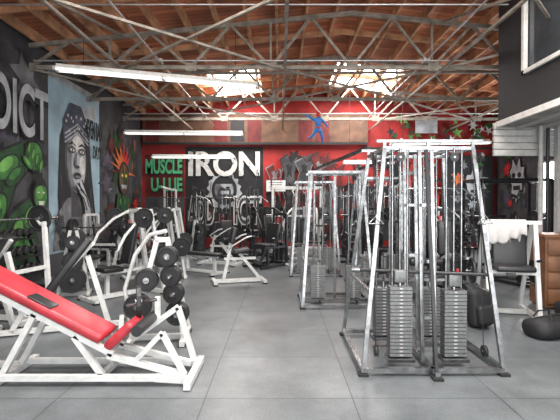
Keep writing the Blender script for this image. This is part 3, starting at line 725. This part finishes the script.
# --- plate rack with plates facing the aisle
b = MB()
b.bar((-.3, -.2, .04), (-.3, .45, .04), .06, WHITE); b.bar((.3, -.2, .04), (.3, .45, .04), .06, WHITE); b.bar((-.3, .1, .04), (.3, .1, .04), .06, WHITE)
b.bar((.3, .0, .04), (.12, .0, 1.2), .055, WHITE); b.bar((-.3, .0, .04), (.0, .0, 1.2), .055, WHITE); b.bar((-.02, 0, 1.2), (.14, 0, 1.2), .055, WHITE)
b.bar((.3, .4, .04), (.12, .02, 1.15), .05, WHITE)
b.sweep([(-.35, .2, .1), (-.42, .2, .6), (-.3, .2, 1.0), (-.1, .1, 1.25), (.1, .0, 1.3)], .025, WHITE)
for (z, xx, R) in ((1.02, .14, .115), (.80, .17, .12), (.60, .2, .12), (.37, .24, .135)):
    b.sweep([(xx, 0, z), (xx, -.26, z)], .014, CHROME)
    for k in range(3): b.plate((xx, -.07 - .05 * k, z), (.15, 1, 0), R - .008 * (k == 2), .045)
for (z, xx, R) in ((.75, -.1, .13), (.45, -.2, .15)):
    b.sweep([(xx, 0, z), (xx, -.2, z)], .014, CHROME)
    for k in range(2): b.plate((xx, -.07 - .05 * k, z), (0, 1, 0), R, .045)
feet(b, [(-.3, -.15), (.3, -.15), (-.3, .4), (.3, .4)])
put(b, 'plate_rack', (-1.42, 4.75, 0), .1)

meshes = dict(ct=cable_tower().mesh('cable_tower'), pt=plate_tree().mesh('plate_tree'), fb=flat_bench().mesh('bench_press'), ib=incline_bench().mesh('incline_bench_press'),
              cp=chest_press().mesh('chest_press_machine'), lp=lat_pulldown().mesh('lat_pulldown_machine'), lpb=lat_pulldown(BLACK).mesh('lat_pulldown_black'),
              lpc=lat_pulldown(CHROME, VINYL, STEELP).mesh('lat_chrome'), cpr=chest_press(WHITE, SEATR).mesh('chest_press_red'), ler=leg_ext(WHITE, SEATR).mesh('leg_ext_red'),
              sm=smith().mesh('smith_machine'), smw=smith(WHITE).mesh('smith_white'), dr=dumbbell_rack().mesh('dumbbell_rack'), rc=roman_chair().mesh('roman_chair'), pr=preacher().mesh('preacher_curl_bench'),
              le=leg_ext().mesh('leg_extension_machine'), leb=leg_ext(BLACK).mesh('leg_ext_black'), cpb=chest_press(BLACK).mesh('chest_press_black'), ibb=incline_bench(WHITE, VINYL, False).mesh('incline_bench'), fbb=flat_bench(BLACK, VINYL, False).mesh('flat_bench'),
              fbw=flat_bench(WHITE, VINYL, False).mesh('flat_bench_white'), drs=dumbbell_rack(BLACK, 1.6).mesh('dumbbell_rack_s'))
put(big_tower(), 'cable_crossover_tower', (.78, 3.84, 0), 0)
b = MB()
b.bar((1.03, 4.79, 2.27), (.58, 6.52, 2.17), .04, CHROME); b.bar((1.75, 4.79, 2.27), (1.26, 6.52, 2.17), .04, CHROME)
put(b, 'overhead_crossover_bar')

def A(k, name, x, y, r=0, sc=None): put(meshes[k], name, (x, y, 0), math.radians(r), None, sc)
A('ct', 'cable_tower', .90, 6.75, 0)
A('ct', 'cable_tower', 1.95, 8.2, 0)
A('ct', 'cable_tower', .80, 9.6, 0)
A('lpc', 'lat_pulldown_machine', 2.3, 6.75, 0)
# left side
A('ibb', 'incline_bench', -2.8, 5.15, -70)
A('ib', 'incline_bench_press', -4.1, 5.7, -100)
A('pt', 'plate_tree', -3.65, 7.25, 20)
A('cp', 'chest_press_machine', -2.75, 7.2, -40)
A('cp', 'chest_press_machine', -2.75, 9.0, -60)
A('fb', 'bench_press', -4.1, 8.7, 0)
A('le', 'leg_extension_machine', -4.35, 10.4, 70)
A('cp', 'chest_press_machine', -3.0, 10.7, -70)
A('pt', 'plate_tree', -4.7, 12.0, 10)
A('lp', 'lat_pulldown_machine', -3.9, 14.2, 0)
A('lpb', 'lat_pulldown_machine', -2.9, 14.3, 0)
A('lpb', 'lat_pulldown_machine', -2.0, 14.4, 0)
A('pr', 'preacher_curl_bench', -3.6, 12.2, 30)
A('pt', 'plate_tree', -2.5, 12.2, 60)
A('drs', 'dumbbell_rack', -4.6, 7.1, 90)
A('fbw', 'flat_bench', -1.9, 9.7, 60)
A('ler', 'leg_extension_machine', -4.5, 13.1, 60)
# centre
A('rc', 'roman_chair', -.85, 8.45, 15)
A('cpb', 'chest_press_machine', -.3, 12.4, 30)
A('rc', 'roman_chair', -1.6, 11.0, -20)
A('leb', 'leg_extension_machine', -1.5, 12.6, 40)
A('leb', 'leg_extension_machine', -.35, 10.7, -40)
A('lpb', 'lat_pulldown_machine', -1.0, 14.4, 0)
A('smw', 'smith_machine', .6, 14.45, 0)
A('sm', 'smith_machine', 3.2, 14.45, 0)
A('dr', 'dumbbell_rack', 5.8, 14.65, 0)
A('cp', 'chest_press_machine', .6, 11.3, -15)
A('lpb', 'lat_pulldown_machine', 2.0, 12.2, 0)
A('fbw', 'flat_bench', .9, 12.7, 60)
A('lp', 'lat_pulldown_machine', 3.5, 12.2, -10)
A('cpb', 'chest_press_machine', 2.3, 10.2, 20)
A('lpb', 'lat_pulldown_machine', 3.7, 10.2, 10)
A('cpr', 'chest_press_machine', 5.0, 12.4, 20)
A('sm', 'smith_machine', 5.6, 10.2, 0)
A('leb', 'leg_extension_machine', 4.9, 8.4, 20)
A('cpb', 'chest_press_machine', 3.4, 8.4, -15)
A('pt', 'plate_tree', 7.2, 12.8, 60)
A('le', 'leg_extension_machine', 6.2, 8.2, -30)
A('drs', 'dumbbell_rack', 7.3, 10.4, -80)

b = MB(); b.box((0, 0, .57), (.75, .5, 1.08), WOODC); b.box((0, 0, 1.13), (.8, .55, .04), WOODC); b.box((0, .0, .03), (.7, .45, .06), BLACK)
for k in range(4):
    b.rbox((0, -.26, .2 + k * .25), (.68, .025, .22), WOODC, b=.008); b.lathe((-.15, -.285, .2 + k * .25), (0, 1, 0), [(-.015, .018), (.015, .012)], CHROME, 10); b.lathe((.15, -.285, .2 + k * .25), (0, 1, 0), [(-.015, .018), (.015, .012)], CHROME, 10)
put(b, 'wooden_drawer_cabinet', (4.45, 6.45, 0), math.radians(-8))
b = MB()
for s in (-1, 1):
    b.bar((s * .32, -.4, .04), (s * .32, .5, .04), .06, WHITE); b.bar((s * .32, -.3, .04), (s * .32, -.1, 1.35), .055, WHITE); b.bar((s * .32, .45, .04), (s * .32, .0, 1.33), .05, WHITE)
    b.sweep([(s * .32, -.1, .8), (s * .32, -.4, .85)], .018, RUBBER)
b.bar((-.4, -.1, 1.35), (.4, -.1, 1.35), .05, WHITE); b.bar((-.32, .1, .04), (.32, .1, .04), .06, WHITE); b.bar((-.32, -.2, .65), (.32, -.2, .65), .05, WHITE)
b.rbox((0, -.25, .72), (.5, .3, .08), VINYL, b=.03); b.rbox((0, -.05, .98), (.46, .08, .55), VINYL, rot=(-.1, 0, 0), b=.03)
for s in (-1, 1): b.sweep([(s * .34, .2, .6), (s * .52, .2, .6)], .018, CHROME); b.plate((s * .43, .2, .6), (1, 0, 0), .2)
m1 = put(b, 'dip_and_press_machine', (3.3, 5.95, 0), math.radians(-12))
b = MB(); nx = 22; vs = []; prof = []
for j in range(25):
    t = j / 24
    if t < .42: prof.append((-.1 - .045 - .01 * math.sin(t * 9), 1.35 - (.42 - t) * .58))
    elif t < .58:
        a = (t - .42) / .16 * pi; prof.append((-.1 - .045 * math.cos(a), 1.35 + .045 * math.sin(a)))
    else: prof.append((-.1 + .045, 1.35 - (t - .58) * .8))
for i in range(nx):
    for j, (py, pz) in enumerate(prof):
        u = i / (nx - 1); w = .022 * math.sin(u * 23 + .6 * math.sin(u * 9)) * (abs(j - 12) / 12)
        vs.append((-.30 + .5 * u, py + w * (1 if j < 12 else -1), pz - (.06 * math.sin(u * 4.4 + .5) + .02 * math.sin(u * 19)) * (abs(j - 12) / 12)))
J = len(prof)
b.add(vs, [(i * J + j, (i + 1) * J + j, (i + 1) * J + j + 1, i * J + j + 1) for i in range(nx - 1) for j in range(J - 1)], TOWEL, True)
t = put(b, 'towel', (0, 0, 0), 0, m1)
sol = t.modifiers.new('s', 'SOLIDIFY'); sol.thickness = .008

def duffel(L=.6, R=.17, m=BAG):
    b = MB(); prof = [(-L / 2, R * .35), (-L / 2 + .03, R * .85), (-L / 4, R * 1.02), (0, R * .96), (L / 4, R * 1.03), (L / 2 - .03, R * .85), (L / 2, R * .35)]
    b.lathe((0, 0, R * .9), (1, 0, 0), prof, m, 20); b.v = [(x, y * 1.1, max(0.0, z * (.8 + .06 * math.sin(x * 22 + y * 9)) - .02)) for x, y, z in b.v]; b.sm = [True] * len(b.sm)
    for s in (-1, 1): b.sweep([(-.13, s * .12, R * 1.3), (-.1, s * .08, R * 1.75), (.1, s * .1, R * 1.7), (.13, s * .12, R * 1.3)], .011, RUBBER)
    b.sweep([(-L * .42, 0, R * 1.42), (0, 0, R * 1.47), (L * .42, 0, R * 1.42)], .006, CHROME, 6); return b
put(duffel(), 'duffel_bag', (3.3, 5.0, 0), .3); put(duffel(.62, .2), 'duffel_bag', (4.15, 5.6, 0), -.2); put(duffel(.5, .16), 'duffel_bag', (4.85, 5.5, 0), .5)
def backpack():
    b = MB(); b.rbox((0, 0, .25), (.34, .2, .5), BAG, rot=(-.12, 0, 0), b=.08, seg=4); b.rbox((0, -.12, .18), (.26, .1, .24), BAG, rot=(-.12, 0, 0), b=.04); b.sweep([(-.06, .03, .49), (0, .04, .56), (.06, .03, .49)], .012, RUBBER)
    for s in (-1, 1): b.sweep([(s * .1, .08, .45), (s * .12, .17, .3), (s * .12, .12, .08)], .015, RUBBER)
    return b
put(backpack(), 'backpack', (2.62, 5.4, 0), .3); put(backpack(), 'backpack', (3.8, 5.15, 0), -.4)
b = MB(); b.lathe((0, 0, 0), (0, 0, 1), [(0, .17), (.02, .18), (.6, .22), (.62, .235), (.65, .235), (.68, .2), (.74, .08)], BLACK, 22); put(b, 'trash_bin', (3.1, 7.3, 0))
b = MB(); b.box((-.15, YB - .13, 2.3), (.7, .03, .4), WHITE); b.box((-.15, YB - .11, 2.3), (.76, .03, .46), BLACK)
for k in range(4): b.box((-.15, YB - .147, 2.42 - k * .08), (.5 - .06 * (k % 2), .004, .025), BLACK)
put(b, 'notice_board')

def figure():
    me = bpy.data.meshes.new('hanging_action_figure')
    v = [(0, 0, 0), (0, -.03, .12), (0, -.05, .2), (0, -.06, .26), (-.08, -.05, .19), (-.2, -.1, .24), (-.3, -.14, .3), (.08, -.05, .19), (.18, -.02, .1), (.2, -.1, .02),
         (-.05, 0, -.03), (-.12, .06, -.15), (-.22, .1, -.2), (.05, 0, -.03), (.08, -.06, -.17), (.1, .02, -.3)]
    e = [(0, 1), (1, 2), (2, 3), (2, 4), (4, 5), (5, 6), (2, 7), (7, 8), (8, 9), (0, 10), (10, 11), (11, 12), (0, 13), (13, 14), (14, 15)]
    rad = [.05, .055, .05, .035, .035, .026, .018, .035, .026, .018, .042, .03, .02, .042, .03, .02]
    me.from_pydata(v, e, []); o = bpy.data.objects.new('hanging_action_figure', me); COL.objects.link(o); me.materials.append(BLUE)
    o.modifiers.new('skin', 'SKIN')
    if not me.skin_vertices:
        bm = bmesh.new(); bm.from_mesh(me); bm.verts.layers.skin.verify(); bm.to_mesh(me); bm.free()
    for i, d in enumerate(me.skin_vertices[0].data): d.radius = (rad[i], rad[i]); d.use_root = (i == 0)
    s = o.modifiers.new('sub', 'SUBSURF'); s.levels = 1; s.render_levels = 1
    o.location = (.85, 9.2, 3.3)
    b = MB(); b.lathe((0, -.065, .31), (0, 0, 1), [(-.055, .02), (-.03, .045), (0, .052), (.03, .045), (.055, .015)], SKINR, 14)
    b.lathe((0, -.01, .02), (0, 0, 1), [(-.015, .062), (.015, .062)], SKINR, 12)
    b.sweep([(0, .04, .12), (0, .0, roofz(.85) - 3.3)], .003, CABLE, 5)
    put(b, 'head_and_wire', (0, 0, 0), 0, o)
figure()

# ---------------------------------------------------------------- lights
def area(name, loc, rot, sx, sy, p, col=(1, 1, 1)):
    l = bpy.data.lights.new(name, 'AREA'); l.shape = 'RECTANGLE'; l.size = sx; l.size_y = sy; l.energy = p; l.color = col
    o = bpy.data.objects.new(name, l); o.location = loc; o.rotation_euler = rot; COL.objects.link(o); return o
area('door_daylight', (.8, YF - .05, 2.1), (pi / 2, 0, 0), 8.6, 4.1, 330, (1, .99, .97))
for (x0, x1, y0, y1) in sk:
    area('skylight_or_added_fill', ((x0 + x1) / 2, (y0 + y1) / 2, 5.38), (0, 0, 0), x1 - x0, y1 - y0, 300 if y0 < 5 else 230, (1, .98, .95))  # lamps of the near pair are added fill under the made-up panels
area('window_daylight', (XR - .1, 11.95, 2.1), (0, pi / 2, 0), 1.5, 1.4, 170, (.95, .98, 1))
w = bpy.data.worlds.new('World'); scn.world = w; w.use_nodes = True
w.node_tree.nodes['Background'].inputs[0].default_value = (.85, .92, 1, 1); w.node_tree.nodes['Background'].inputs[1].default_value = 1.0

# ---------------------------------------------------------------- camera
cam = bpy.data.cameras.new('camera'); cam.sensor_width = 36; cam.lens = 26.4; cam.clip_start = .05
co = bpy.data.objects.new('camera', cam); co.location = (0, 0, 1.6); co.rotation_euler = (math.radians(89.3), 0, 0); COL.objects.link(co); scn.camera = co
scn.view_settings.view_transform = 'Standard'; scn.view_settings.exposure = 0.5
print('done')
